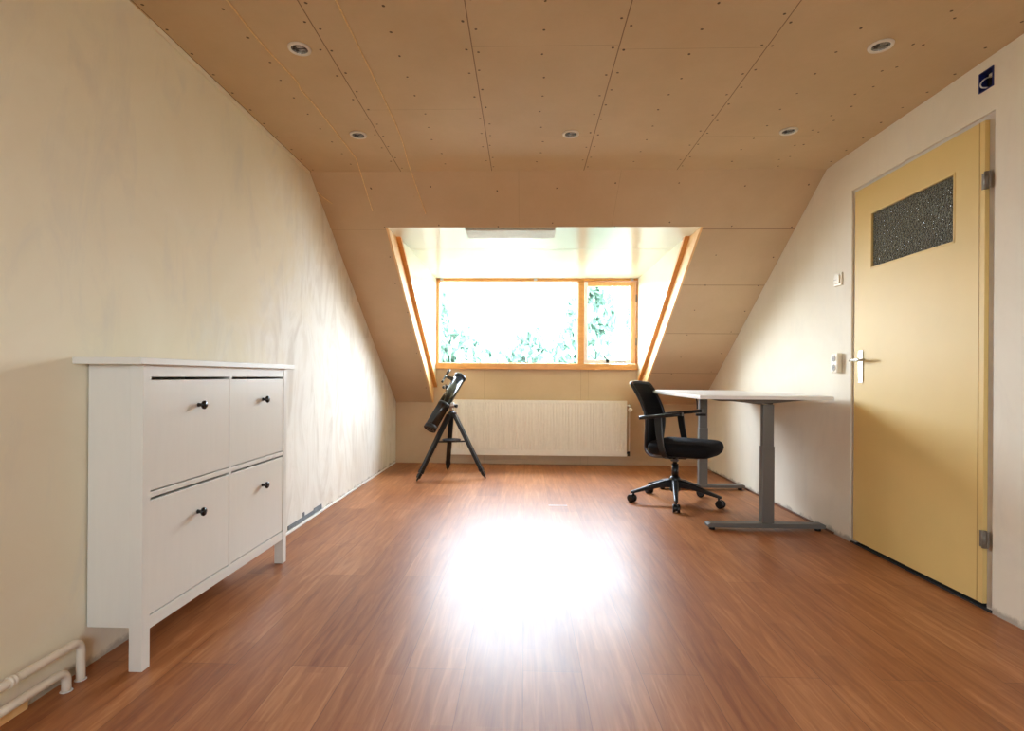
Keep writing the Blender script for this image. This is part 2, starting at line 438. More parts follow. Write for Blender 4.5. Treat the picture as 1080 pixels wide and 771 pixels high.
# keep it above the slope slab only: start where the opening starts
b.bm.free(); b = B().prism([(YD, ZD), (YK+T, ZD), (YK+T, ZD+.06), (YD, ZD+.06)], 0, CL-.12, CR+.12)
struct(b.obj('ceiling_dormer', 'gloss_white'), 'glossy white ceiling of the dormer', 'ceiling')
b = B()
b.box(CL, CR, 4.575, 4.578, ZD-.0012, ZD+.01)
struct(b.obj('trim_1', 'frame'), 'hairline joint across the dormer ceiling', 'trim')
VO = .185
def cheek(x0, x1):
    ya = YC + (H+VO-ZD)/SL
    return B().prism([(ya, ZD+.02), (YK+T, ZD+.02), (YK+T, zs(YK+T)+VO), ], 0, x0, x1)
struct(cheek(CL-.11, CL).obj('wall_cheek_left', 'gloss_white'), 'white left cheek of the dormer', 'wall')
struct(cheek(CR, CR+.11).obj('wall_cheek_right', 'gloss_white'), 'white right cheek of the dormer', 'wall')
def strip(x0, x1, v0, v1, ya=None):
    ya = YD if ya is None else ya
    # cut level under the dormer ceiling
    y0 = YC + (H+v0-ZD)/SL; y1 = YC + (H+v1-ZD)/SL
    return B().prism([(y0, ZD), (YK, zs(YK)+v0), (YK, zs(YK)+v1), (y1, ZD)], 0, x0, x1)
struct(strip(DL-.016, DL, 0, V).obj('trim_2', 'pine'), 'pale pine lining board down the left edge of the dormer', 'trim')
struct(strip(DR, DR+.016, 0, V).obj('trim_3', 'pine'), 'pale pine lining board down the right edge of the dormer', 'trim')
struct(strip(DL-.016, CL+.012, V, V+.035).obj('trim_4', 'oak'), 'orange timber strip down the left cheek', 'trim')
struct(strip(CR-.012, DR+.016, V, V+.035).obj('trim_5', 'oak'), 'orange timber strip down the right cheek', 'trim')

# ------------------------------------------------------------------ WINDOW
win = thing('window_1', 'orange wood framed dormer window with a wide fixed pane and a narrow casement', 'window', (.118, YK, SILL)); win['kind'] = 'structure'
wx = lambda X: X-.118; wz = lambda Z: Z-SILL
b = B()
b.box(wx(CL-.02), wx(CR+.02), -.035, .07, wz(SILL), wz(1.114))            # bottom rail
b.box(wx(CL-.02), wx(CR+.02), -.02, .07, wz(2.030), wz(ZD+.004))          # head
b.box(wx(CL-.02), wx(-.964), -.01, .07, wz(1.114), wz(2.030))             # left jamb
b.box(wx(1.222), wx(CR+.02), -.01, .07, wz(1.114), wz(2.030))             # right jamb
b.box(wx(.587), wx(.650), -.02, .07, wz(1.114), wz(2.030))                # mullion
b.obj('window_frame', 'oak', win, bevel=.003)
B().box(wx(-.964), wx(.587), .03, .036, wz(1.114), wz(2.030)).obj('pane', 'pane', win)
b = B()
for (x0, x1, z0, z1) in ((-.964, -.952, 1.114, 2.03), (.575, .587, 1.114, 2.03), (-.952, .575, 1.114, 1.124), (-.952, .575, 2.02, 2.03)):
    b.box(wx(x0), wx(x1), .010, .045, wz(z0), wz(z1))
b.obj('glazing_bead', 'upvc', win)
sash = B()
for k_, (x0, x1, z0, z1) in enumerate(((.655, .690, 1.120, 2.024), (1.165, 1.218, 1.120, 2.024), (.690, 1.165, 1.120, 1.160), (.690, 1.165, 1.975, 2.024))):
    sash.mi = (1, 0, 1, 0)[k_]  # left stile white: overexposure put into its colour
    sash.box(wx(x0), wx(x1), 0, .05, wz(z0), wz(z1))
sash = sash.obj('casement_sash', ['oak_light', 'upvc'], win, bevel=.003)
B().box(wx(.690), wx(1.165), .022, .028, wz(1.160), wz(1.975)).obj('pane', 'pane', sash)
b = B()
b.box(wx(.895), wx(.925), -.010, 0, wz(1.128), wz(1.165)); b.cyl((wx(.91), -.02, wz(1.15)), (wx(.91), 0, wz(1.15)), .008)
b.bar((wx(.91), -.022, wz(1.150)), (wx(.862), -.03, wz(1.205)), (0, 1, 0), .012, .016, .010, .012)
b.obj('casement_handle', 'black', sash, bevel=.002)
b = B(); b.box(wx(1.0), wx(1.11), -.008, 0, wz(1.132), wz(1.142)); b.cyl((wx(1.10), -.02, wz(1.137)), (wx(1.10), 0, wz(1.137)), .006)
b.obj('stay_peg', 'chrome', sash)
for z in (1.36, 1.84):
    B().cyl((wx(1.222), -.012, wz(z-.04)), (wx(1.222), -.012, wz(z+.04)), .007).obj('hinge', 'hinge', win)
# little hooks along the window head
for i, (X, lab) in enumerate(((-.93, 'small pale hook at the left end of the window head'), (.11, 'small pale hook midway along the window head'), (1.17, 'small pale hook at the right end of the window head'))):
    b = B(); b.box(-.018, .018, -.006, 0, -.012, .012)
    b.tube([(0, -.006, 0), (0, -.02, -.004), (0, -.028, .006), (0, -.026, .018)], .004, 8)
    tag(b.obj('curtain_hook', 'silver', loc=(X, YK-.02, 2.043)), lab, 'hook', 'hooks on the window head')
# sliver of loose wood under the sill
b = B(); b.bar((-.03, 0, 0), (.03, 0, .003), (0, 1, 0), .012, .012, .006, .008)
tag(b.obj('wood_sliver', 'pine', bevel=.001, loc=(.80, YK-.041, 1.052)), 'small splinter of pale wood stuck to the lower edge of the window sill', 'splinter')
# flat panel lying against the dormer ceiling
t = thing('ceiling_panel', 'flat light grey panel fixed to the white dormer ceiling at its front edge', 'panel', (-.115, 4.055, ZD))
B().box(-.332, .332, -.13, .115, -.012, 0).obj('panel_plate', 'grey_panel', t, bevel=.002)
B().box(-.320, .320, -.12, .105, -.015, -.011).obj('panel_face', 'grey_panel', t, bevel=.001)

# ------------------------------------------------------------------ DOOR
d = thing('door_1', 'pale yellow door with a patterned glass pane', 'door', (XR, 3.215, 0)); d['kind'] = 'structure'
# local: y runs towards the camera as negative; leaf from y=-.90 (hinge side) to 0
LX0, LX1 = -.005, .022
ly = lambda Y: Y-3.215
b = B()
P0, P1, Q0, Q1 = ly(2.475), ly(3.067), 1.583, 1.902
L0, L1, Z0, Z1 = ly(2.318), ly(3.205), .026, 2.060
b.box(LX0, LX1, L0, L1, Z0, Q0); b.box(LX0, LX1, L0, L1, Q1, Z1); b.box(LX0, LX1, L0, P0, Q0, Q1); b.box(LX0, LX1, P1, L1, Q0, Q1)
bmesh.ops.remove_doubles(b.bm, verts=b.bm.verts, dist=1e-5)
b.obj('door_leaf', 'door', d)
b = B()
for (y0, y1, z0, z1) in ((P0, P1, Q0, Q0+.010), (P0, P1, Q1-.010, Q1), (P0, P0+.010, Q0, Q1), (P1-.010, P1, Q0, Q1)):
    b.box(LX0-.002, LX0+.014, y0, y1, z0, z1)
b.obj('glazing_bead', 'door', d, bevel=.002)
B().box(.004, .009, P0, P1, Q0, Q1).obj('glass_pane', 'obscure', d)
b = B(); b.box(LX0-.0012, LX0-.0002, L0+.026, L0+.029, Z0, Z1); b.obj('leaf_edge_line', 'door_line', d)
hp = B().box(LX0-.006, LX0, ly(3.123), ly(3.160), .945, 1.130).obj('lock_plate', 'chrome', d, bevel=.002)
b = B(); b.cyl((LX0, ly(3.142), 1.075), (LX0-.045, ly(3.142), 1.075), .009)
b.tube([(LX0-.045, ly(3.142)+.035, 1.072), (LX0-.048, ly(3.142), 1.075), (LX0-.048, ly(3.142)-.05, 1.076), (LX0-.044, ly(3.142)-.095, 1.076)], [.006, .009, .009, .007], 12)
b.obj('lever', 'chrome', hp)
b = B()
for z in (.962, 1.113): b.cyl((LX0-.008, ly(3.142), z), (LX0-.005, ly(3.142), z), .004, seg=10)
b.obj('screw', 'dark', hp)
for z in (.298, 1.803):
    b = B(); b.cyl((LX0-.004, L0-.012, z-.036), (LX0-.004, L0-.012, z+.036), .009)
    b.box(LX0-.004, LX0-.001, L0-.03, L0+.012, z-.034, z+.034)
    for k in (-.016, .016): b.cyl((LX0-.004, L0-.012, z+k-.001), (LX0-.004, L0-.012, z+k+.001), .0098)
    b.obj('hinge', 'hinge', d)
b = B()
FY0, FY1 = ly(DY0), ly(DY1)
b.box(.012, .10, FY0, L0-.002, 0, DZ); b.box(.012, .10, L1+.002, FY1, 0, DZ); b.box(.012, .10, L0-.002, L1+.002, Z1+.002, DZ)
b.box(.03, .10, L0-.004, L0+.02, 0, Z1); b.box(.03, .10, L1-.02, L1+.004, 0, Z1)
b.obj('door_frame', 'frame', d)
B().box(.0, .10, FY0, FY1, 0, .008).obj('gap_shade', 'gap', d)  # dark strip painted as the shade in the gap under the door

# ------------------------------------------------------------------ WALL FITTINGS
t = thing('light_switch', 'square cream light switch on the wall left of the yellow door, above the socket', 'switch', (XR, 3.372, 1.580))
B().box(-.010, 0, -.041, .041, -.041, .041).obj('switch_plate', 'socket', t, bevel=.004)
B().box(-.017, -.010, -.027, .027, -.027, .027).obj('rocker', 'socket', t, bevel=.003)
B().box(-.018, -.0165, -.006, .028, -.002, .0).obj('rocker_line', 'socket_dark', t)
t = thing('wall_socket', 'upright cream double power socket on the wall left of the door lever', 'socket', (XR, 3.366, 1.064))
b = B().box(-.032, 0, -.034, .034, -.060, .060); b.obj('socket_body', 'socket', t, bevel=.006)
for z in (-.028, .028):
    o = B().lathe([(0, .0225), (.002, .0225), (.0021, .019), (.0022, .019)], (-.032, 0, z), (-1, 0, 0), 24).obj('outlet', 'socket', t)
    q = B(); q.lathe([(0, .0185), (.0008, .0185)], (-.0335, 0, z), (-1, 0, 0), 24); q.obj('outlet_well', 'socket_dark', o)
    q = B()
    for yy in (-.009, .009): q.cyl((-.0340, yy, z), (-.0349, yy, z), .003, seg=10)
    q.obj('pin_hole', 'dark', o)
t = thing('junction_box', 'open blue junction box with a white cable in the wall above the door', 'junction box', (XR, 2.320, 2.230))
b = B()
b.box(.048, .052, -.035, .035, -.041, .041)
for (y0, y1, z0, z1) in ((-.0355, -.031, -.0415, .0415), (.031, .0355, -.0415, .0415), (-.031, .031, -.0415, -.037), (-.031, .031, .037, .0415)):
    b.box(-.004, .052, y0, y1, z0, z1)
b.obj('box_shell', 'blue', t)
b = B(); b.tube(smooth_pts([(.046, .016, .03), (.012, .024, .016), (-.003, .0265, -.004), (-.002, .022, -.020), (.006, .010, -.028), (.03, .0, -.03)]), .0028, 8)
b.obj('cable', 'wire', t)
B().box(.012, .020, -.020, .004, .010, .026).obj('connector', 'grey_panel', t, bevel=.002)
B().box(.03, .047, -.03, .03, -.036, .036).obj('box_inside', 'dark', t)

# ------------------------------------------------------------------ DOWNLIGHTS
LAB = ['round white downlight in the ceiling nearest the top left above the cabinet', 'round white downlight in the ceiling nearest the yellow door',
       'small round downlight in the ceiling left of the dormer opening', 'small round downlight centred in the ceiling before the dormer opening',
       'small round downlight in the ceiling right of the dormer opening']
def make_downlight(lab):
    t = thing('downlight', lab, 'downlight', group='recessed downlights in the ceiling')
    B().lathe([(.0005, .0365), (-.0005, .047), (-.006, .0455), (-.009, .040), (-.006, .0335), (.004, .0325), (.004, .0360)], seg=36, caps=(False, False)).obj('ring', 'ring', t)
    B().lathe([(-.004, .0335), (.03, .024), (.045, .010)], seg=28, caps=(False, True)).obj('reflector', 'reflector', t)
    b = B().lathe([(.002, .024), (-.001, .022), (-.002, .012), (-.002, .001)], seg=20, caps=(False, True))
    b.obj('lamp', 'reflector', t)
    b = B(); b.box(-.026, .026, -.0035, .0035, -.003, .001); b.box(-.02, -.008, -.016, .016, -.003, .0)
    b.obj('lamp_clip', 'dark', t)
    return t
proto = make_downlight(LAB[0]); proto.location = (*LIGHTS[0], H)
for (x, y), lab in zip(LIGHTS[1:], LAB[1:]):
    c = proto.copy(); COL.objects.link(c); c.location = (x, y, H); c['label'] = lab; c.rotation_euler = (0, 0, random.uniform(-.6, .6))
    for ch in list(proto.children):
        k = ch.copy(); COL.objects.link(k); k.parent = c

# ------------------------------------------------------------------ CORDS, TRIMS, MARKS
CORD_A = [(-1.081, -.4, H-.003), (-1.081, 1.2, H-.003), (-1.081, 1.898, H-.003), (-1.081, 2.11, H-.003), (-1.066, 2.30, H-.003), (-1.055, 2.43, H-.003), (-1.066, 2.50, H-.003),
          (-1.058, 2.64, H-.003), (-1.055, 2.95, H-.003), (-1.055, 3.29, H-.004), (-1.09, 3.775, zs(3.775)-.004)]
CORD_B = [(-.672, -.3, H-.003), (-.68, 1.2, H-.003), (-.688, 1.907, H-.003), (-.70, 2.85, H-.004), (-.745, 3.35, H-.004), (-.714, 3.797, zs(3.797)-.004)]
tag(B().tube(smooth_pts(CORD_A[:-1])+[Vector(CORD_A[-1])], .0032, 6).obj('cord', 'cord'), 'thin wavy yellowed cord on the ceiling, the one nearer the left wall', 'cord', 'thin cords fixed along the ceiling')
tag(B().tube(smooth_pts(CORD_B[:-1])+[Vector(CORD_B[-1])], .0032, 6).obj('cord', 'cord'), 'thin yellowed cord on the ceiling ending above the left dormer corner', 'cord', 'thin cords fixed along the ceiling')
p0 = Vector((XL+.004, 3.64, zs(3.64)-.008)); p1 = Vector((-1.36, 3.72, zs(3.72)-.005))
tag(B().tube([p0, (p0+p1)/2+Vector((0, 0, -.004)), p1], .0026, 6).obj('cord', 'cord'), 'short stub of cord where the left wall meets the slope', 'cord', 'thin cords fixed along the ceiling')
struct(B().box(XL, XL+.008, 1.99, YC-.01, H-.022, H).obj('trim_6', 'wall_l', bevel=.002), 'thin filler strip along the top of the left wall', 'trim')
struct(B().box(XR-.010, XR, DY1+.16, YK-.01, 0, .012).obj('trim_7', 'brown_strip', bevel=.003), 'thin dark strip along the foot of the right wall', 'trim')
b = B()
b.box(XL-.001, XL+.005, 3.22, 3.76, .020, .046); b.box(XL-.001, XL+.005, 3.44, 3.462, .046, .074); b.box(XL-.001, XL+.004, 3.62, 3.76, .044, .056)
struct(b.obj('trim_8', 'concrete', bevel=.002), 'bare grey mortar left at the foot of the left wall', 'trim')
struct(B().box(XL, XL+.014, 2.5, 5.9, 0, .016).obj('trim_9', 'upvc', bevel=.005), 'pale sealant bead between the left wall and the floor', 'trim')

struct(B().box(XL, XL+.014, YR, 1.50, 0, .030).obj('baseboard_left', 'pine', bevel=.003), 'short end of old skirting board under the heating pipes', 'baseboard')

struct(B().box(.185, .325, 4.035, 4.052, 0, .0012).obj('trim_10', 'joint_glint'), 'thin painted glint at the end joint of one floor plank', 'trim')  # white strip painted as the glint on a plank joint

# ------------------------------------------------------------------ SHOE CABINET
t = thing('shoe_cabinet', 'white shoe cabinet with four tilting fronts and black knobs against the left wall', 'cabinet', (XL, 2.221, 0))
X = lambda x: x-XL; Y = lambda y: y-2.221
FX = -1.237
B().box(X(-1.4386)+.001, X(-1.213), Y(1.655), Y(2.787), .998, 1.020).obj('cabinet_top', 'cab_white', t, bevel=.002)
b = B()
b.box(X(-1.433), X(-1.262), Y(1.716), Y(1.732), .134, .998); b.box(X(-1.433), X(-1.262), Y(2.712), Y(2.728), .134, .998)
b.box(X(-1.433), X(-1.429), Y(1.722), Y(2.720), .134, .998); b.box(X(-1.429), X(-1.262), Y(1.722), Y(2.720), .134, .150)
b.box(X(-1.429), X(-1.262), Y(2.208), Y(2.224), .150, .998)
b.obj('carcass', 'cab_white', t)
b = B()
b.box(X(-1.262), X(FX), Y(1.735), Y(2.708), .958, .998)        # top rail
b.box(X(-1.262), X(FX), Y(1.735), Y(2.708), .124, .166)        # bottom rail
b.box(X(-1.262), X(FX), Y(1.735), Y(2.708), .5575, .5755)      # middle rail
b.box(X(-1.262), X(FX), Y(2.208), Y(2.226), .166, .5575); b.box(X(-1.262), X(FX), Y(2.208), Y(2.226), .5755, .958)
b.obj('face_frame', 'cab_white', t, bevel=.001)
for (y0, y1) in ((1.697, 1.734), (2.709, 2.746)):
    B().box(X(-1.279), X(FX+.002), Y(y0), Y(y1), 0, .998).obj('post', 'cab_white', t, bevel=.0015)
for (y0, y1, yk) in ((1.736, 2.207, 1.994), (2.227, 2.707, 2.494)):
    for (z0, z1, zk) in ((.5805, .9475, .852), (.1705, .548, .447)):
        dr = B().box(X(-1.258), X(FX-.001), Y(y0), Y(y1), z0, z1).obj('tilt_front', 'cab_white', t, bevel=.001)
        B().lathe([(0, .008), (.003, .0075), (.012, .006), (.016, .010), (.020, .0155), (.025, .0165), (.029, .014), (.031, .008), (.0315, .001)],
                  (X(FX-.001), Y(yk), zk), (1, 0, 0), 24).obj('knob', 'knob', dr)

# ------------------------------------------------------------------ HEATING PIPES
def pipe(x, yend, z, lab):
    r = .0125; R = .03
    t = thing('heating_pipe', lab, 'pipe', (x, yend, 0), group='painted heating pipes by the cabinet')
    pts = [(0, -2.6, z), (0, -1.2, z), (0, -R-.05, z)] + [(0, -R+R*math.sin(a), z-R+R*math.cos(a)) for a in [k*PI/16 for k in range(9)]] + [(0, 0, .02), (0, 0, -.002)]
    B().tube(pts, r, 16).obj('pipe_run', 'pipe', t)
    for yy in (-.23, -1.5):
        b = B(); b.lathe([(-.010, r), (-.009, r+.003), (-.003, r+.003), (-.002, r+.001), (.002, r+.001), (.003, r+.003), (.009, r+.003), (.010, r)], (0, yy, z), (0, 1, 0), 20)
        b.obj('coupling', 'pipe', t)
    B().lathe([(.0, .017), (.0015, .016), (.002, .0135)], seg=24).obj('floor_collar', 'frame', t)
    for yy in (-.85, -2.2):
        b = B(); b.box(XL-x, -r*.5, yy-.008, yy+.008, z-.004, z+.004); b.lathe([(-.007, r+.0025), (.007, r+.0025)], (0, yy, z), (0, 1, 0), 20)
        b.obj('pipe_clip', 'pipe', t)
pipe(-1.398, 1.650, .124, 'upper of the two painted heating pipes bending into the floor beside the cabinet')
pipe(-1.390, 1.588, .062, 'lower of the two painted heating pipes bending into the floor beside the cabinet')

# ------------------------------------------------------------------ RADIATOR
t = thing('radiator', 'long cream panel radiator with vertical grooves on the knee wall under the window', 'radiator', (.146, YK, .108))
x0, x1, yf, h = -.966, .966, -.09, .603
# grooved front sheet
prof = []; n = 56; w = (x1-x0-.06)/n
for k in range(n):
    a = x0+.03+k*w
    prof += [(a, 0), (a+w*.62, 0), (a+w*.72, .0055), (a+w*.90, .0055)]
prof.append((x1-.03, 0))
def rgrid(b, xs, zz, yy):
    vs = [[b.bm.verts.new((xx, yf+(dep*g), z)) for xx, dep in xs] for z, g in zz]
    for i in range(len(zz)-1):
        for j in range(len(xs)-1):
            b._tag([b.bm.faces.new((vs[i][j], vs[i][j+1], vs[i+1][j+1], vs[i+1][j]))])
b = B()
xs = [(x0, .008), (x0+.006, 0)] + prof + [(x1-.006, 0), (x1, .008)]
xs = [(a, c) for a, c in xs]
zz = [(0, 0), (.012, 0), (.055, 0), (.070, 1), (h-.040, 1), (h-.025, 0), (h-.008, 0), (h, 0)]
rgrid(b, xs, zz, None)
b.obj('front_panel', 'rad', t)
b = B()
b.box(x0, x0+.004, yf+.006, -.02, 0, h); b.box(x1-.004, x1, yf+.006, -.02, 0, h)
b.box(x0, x1, -.03, -.02, .01, h-.01)
b.box(x0, x1, yf+.002, yf+.012, h-.004, h); b.box(x0, x1, yf+.002, yf+.012, 0, .004)
b.obj('casing', 'rad', t)
b = B(); b.box(x0+.01, x1-.01, yf+.014, -.032, .03, h-.03); b.obj('convector', 'rad_dark', t)
b = B()
k = x0
while k < x1-.01:
    b.box(k, k+.010, yf+.012, -.02, h-.004, h); k += .022
b.obj('top_grille', 'rad', t)
for xx in (-.7, 0, .7): B().box(xx-.02, xx+.02, -.032, 0, .12, h-.10).obj('wall_bracket', 'rad', t)
v = B(); vx = x1+.034
v.cyl((x1-.01, -.055, h-.05), (vx, -.055, h-.05), .010); v.cyl((vx, -.055, h-.085), (vx, -.055, h-.035), .011)
v = v.obj('valve', 'chrome', t, bevel=.002)
B().lathe([(0, .012), (.004, .020), (.012, .0235), (.024, .0235), (.036, .0205), (.044, .012), (.0445, .001)], (vx+.006, -.055, h-.105), (0, -.75, .35), 24).obj('valve_knob', 'upvc', v)
b = B(); b.tube(smooth_pts([(vx, -.055, h-.085), (vx-.004, -.056, h-.2), (vx-.002, -.055, .3), (vx, -.05, .10), (vx, -.045, .03)]), .0075, 12)
b.obj('feed_pipe', 'pipe', t)
b = B(); b.cyl((vx-.006, -.055, .0), (vx-.006, -.055, .05), .013); b.cyl((vx-.006, -.055, .02), (vx-.006, 0, .02), .009); b.cyl((x1-.01, -.055, .035), (vx-.006, -.055, .035), .010)
b.obj('lockshield', 'black', t, bevel=.002)

# ------------------------------------------------------------------ STANDING DESK
t = thing('standing_desk', 'white topped desk on grey height adjustable T legs by the right wall', 'desk', (1.46, 4.09, 0))
X = lambda x: x-1.46; Y = lambda y: y-4.09
B().box(X(1.062), X(1.860), Y(3.285), Y(4.83), .838, .860).obj('tabletop', 'desk_top', t, bevel=.002)
for yy, s in ((3.475, 1), (4.712, -1)):
    b = B()
    b.prism([(X(1.172), .018), (X(1.905), .018), (X(1.905), .040), (X(1.895), .046), (X(1.185), .046), (X(1.168), .036)], 1, Y(yy-.034), Y(yy+.034))
    ft = b.obj('foot', 'desk_steel', t, bevel=.003)
    for xx in (1.205, 1.872): B().cyl((X(xx), Y(yy), 0), (X(xx), Y(yy), .019), .020, .018).obj('glide', 'black', ft)
    col = B().box(X(1.512), X(1.588), Y(yy-.025), Y(yy+.025), .044, .535).obj('column', 'desk_steel', t, bevel=.004)
    B().box(X(1.516), X(1.584), Y(yy-.021), Y(yy+.021), .53, .80).obj('inner_column', 'desk_steel', col, bevel=.003)
    B().prism([(X(1.20), .830), (X(1.20), .838), (X(1.83), .838), (X(1.80), .832), (X(1.60), .812), (X(1.50), .805)], 1, Y(yy-.027), Y(yy+.027)).obj('top_bracket', 'desk_steel', t, bevel=.002)
b = B()
b.box(X(1.500), X(1.530), Y(3.50), Y(4.69), .800, .838); b.box(X(1.568), X(1.598), Y(3.50), Y(4.69), .800, .838)
b.obj('cross_rail', 'black', t, bevel=.002)
b = B(); b.tube(smooth_pts([(X(1.47), Y(3.50), .815), (X(1.462), Y(3.8), .812), (X(1.47), Y(4.1), .80), (X(1.462), Y(4.4), .81), (X(1.48), Y(4.66), .80), (X(1.492), Y(4.69), .76), (X(1.494), Y(4.69), .70)]), .006, 8)
b.obj('cable', 'black', t)
b = B(); b.box(X(1.475), X(1.560), Y(4.655), Y(4.679), .640, .662); b.obj('crank_catch', 'black', t, bevel=.003)

# ------------------------------------------------------------------ OFFICE CHAIR
t = thing('office_chair', 'black swivel office chair with armrests on a castor base, beside the white desk', 'chair', (1.172, 4.205, 0), math.radians(-33))
HEAD = math.radians(-33)
# star base
hub = B().lathe([(.085, .030), (.100, .042), (.185, .042), (.200, .034), (.205, .028)], seg=28).obj('base_hub', 'black', t)
for k in range(5):
    a = math.radians(-104 + 72*k) - HEAD; u = Vector((math.cos(a), math.sin(a), 0)); s = Vector((-u.y, u.x, 0))
    b = B(); pts = [(.030, .150, .052, .062), (.12, .140, .044, .046), (.24, .107, .036, .030), (.320, .085, .030, .022), (.345, .080, .022, .016)]
    b.rings([[u*r + s*(i*w/2) + Vector((0, 0, z+j*h_/2)) for i, j in ((-1, -1), (1, -1), (1, .5), (.6, 1), (-.6, 1), (-1, .5))] for r, z, w, h_ in pts], smooth=False)
    leg = b.obj('base_leg', 'black', t, bevel=.003)
    R = .325; c = u*R
    b = B(); b.cyl(c+Vector((0, 0, .045)), c+Vector((0, 0, .088)), .008)
    ca = a + random.uniform(-1, 1); f = Vector((math.cos(ca), math.sin(ca), 0)); g = Vector((-f.y, f.x, 0)); wc = c + f*.014 + Vector((0, 0, .031))
    for q in (-1, 1):
        b.lathe([(-.010, .020), (-.009, .029), (-.006, .031), (.006, .031), (.009, .029), (.010, .020)], wc+g*(q*.0155), g, 24)
    b.lathe([(-.006, .02), (.006, .02)], wc, g, 16)
    b.rings([[wc + g*(q*.006) + (f*math.cos(th) + Vector((0, 0, 1))*math.sin(th))*r for q, r in ((-1, .020), (1, .020), (1, .026), (-1, .026))] for th in [math.radians(20+k2*15) for k2 in range(10)]])
    b.obj('castor', 'black', leg)
# gas lift
b = B(); b.cyl((0, 0, .19), (0, 0, .30), .026); b.cyl((0, 0, .30), (0, 0, .385), .0165); b.obj('gas_lift', 'black', t)
# mechanism
b = B()
b.prism([(-.16, .352), (-.10, .342), (.10, .350), (.135, .372), (.135, .405), (-.16, .405)], 1, -.075, .075)
b.box(-.03, .03, -.19, .19, .372, .392); 
b.obj('tilt_mechanism', 'black', t, bevel=.006)
b = B(); b.tube([(.06, -.07, .372), (.07, -.18, .370), (.075, -.235, .362)], .006, 8); b.box(.05, .10, -.265, -.225, .356, .368)
b.obj('tilt_lever', 'chair_alu', t, bevel=.002)
b = B(); b.box(.09, .19, -.06, .06, .372, .392); b.cyl((.135, -.10, .375), (.135, .10, .375), .012); b.obj('front_support', 'chair_alu', t, bevel=.004)
# seat cushion: superellipse outline, waterfall front
def cushion(b, x0, x1, w, zlo, zhi, nx=14, ny=14):
    top, bot = [], []
    cx_, hx = (x0+x1)/2, (x1-x0)/2
    def prm(i, j):
        u = -1+2*i/nx; v = -1+2*j/ny
        # square -> rounded square
        X_ = u*math.sqrt(1-.32*v*v); Y_ = v*math.sqrt(1-.32*u*u)
        return X_, Y_
    for i in range(nx+1):
        rt, rb = [], []
        for j in range(ny+1):
            X_, Y_ = prm(i, j); e = max(abs(X_)**6+abs(Y_)**6, 0)
            d = min(1, (abs(X_)**5+abs(Y_)**5)); th = (1-min(1, d)**3)
            mid = (zlo+zhi)/2
            front = max(0, X_-.45)**2*.035
            dip = -.016*(1-Y_*Y_)*(1-X_*X_)
            x = cx_+X_*hx*1.18; y = Y_*w/2*1.18
            edge = i in (0, nx) or j in (0, ny)
            k = 0 if edge else 1
            rt.append(b.bm.verts.new((x, y, mid+(zhi-mid)*(.55+.45*th)*(1 if k else .35)+dip-front)))
            rb.append(rt[-1] if edge else b.bm.verts.new((x, y, mid-(mid-zlo)*(.5+.5*th)-front*.8)))
        top.append(rt); bot.append(rb)
    for i in range(nx):
        for j in range(ny):
            b._tag([b.bm.faces.new((top[i][j], top[i+1][j], top[i+1][j+1], top[i][j+1]))], True)
            q = (bot[i][j], bot[i][j+1], bot[i+1][j+1], bot[i+1][j])
            q = list(dict.fromkeys(q))
            try: b._tag([b.bm.faces.new(q)], True)
            except ValueError: pass
b = B(); cushion(b, -.150, .315, .49, .385, .490); b.obj('seat', 'black_fabric', t, subsurf=1)
b = B(); cushion(b, -.13, .25, .42, .375, .41); b.obj('seat_pan', 'black', t, subsurf=1)
# backrest: curved shell between two profiles
prof = [(-.202, .445), (-.198, .52), (-.192, .60), (-.198, .68), (-.230, .77), (-.276, .855), (-.314, .912), (-.322, .926)]
wid = [.37, .39, .40, .405, .405, .40, .395, .39]
def back(b, inset, thick, z_in=0):
    nx = 16; F, K = [], []
    for (x, z), w in zip(prof, wid):
        w -= inset; rf, rk = [], []
        for j in range(nx+1):
            v = -1+2*j/nx; y = v*w/2; cv = .035*v*v
            rf.append(b.bm.verts.new((x+cv+thick/2, y, z-(.012*v*v if z > .9 else 0)))); rk.append(b.bm.verts.new((x+cv-thick/2, y, z-(.012*v*v if z > .9 else 0))))
        F.append(rf); K.append(rk)
    m = len(F)-1
    for i in range(m):
        for j in range(nx):
            b._tag([b.bm.faces.new((F[i][j], F[i][j+1], F[i+1][j+1], F[i+1][j]))], True)
            b._tag([b.bm.faces.new((K[i][j], K[i+1][j], K[i+1][j+1], K[i][j+1]))], True)
        for j in (0, nx): b._tag([b.bm.faces.new((F[i][j], F[i+1][j], K[i+1][j], K[i][j]))], True)
    for i in (0, m):
        for j in range(nx): b._tag([b.bm.faces.new((F[i][j], F[i][j+1], K[i][j+1], K[i][j]))], True)
b = B(); back(b, .03, .018); b.obj('backrest', 'mesh', t, subsurf=1)
# frame rim round the back
b = B(); path = []
for (x, z), w in zip(prof, wid): path.append((x+.035, w/2, z))
topc = [(prof[-1][0]+.035*v*v, v*wid[-1]/2, prof[-1][1]+.004-.012*v*v) for v in (.8, .4, 0, -.4, -.8)]
path = path[:-1]+[(x, y, z) for x, y, z in topc]+[(x+.035, -w/2, z) for (x, z), w in list(zip(prof, wid))[-2::-1]]
botc = [(prof[0][0]+.035*v*v, v*wid[0]/2, prof[0][1]-.004) for v in (-.8, -.3, .3, .8)]
loop = smooth_pts([*path, *botc, path[0]], 3)
b.tube(loop, .013, 8); b.obj('back_frame', 'black', t)
# spine bracket from the mechanism up the back
b = B()
for s in (-1, 1):
    P = smooth_pts([(-.04, s*.05, .368), (-.10, s*.11, .362), (-.15, s*.13, .372), (-.180, s*.135, .40), (-.186, s*.135, .45)], 5)
    b.tube(P, [.017]*5+[.015]*(len(P)-5), 8)
b.obj('back_bracket', 'chair_alu', t)
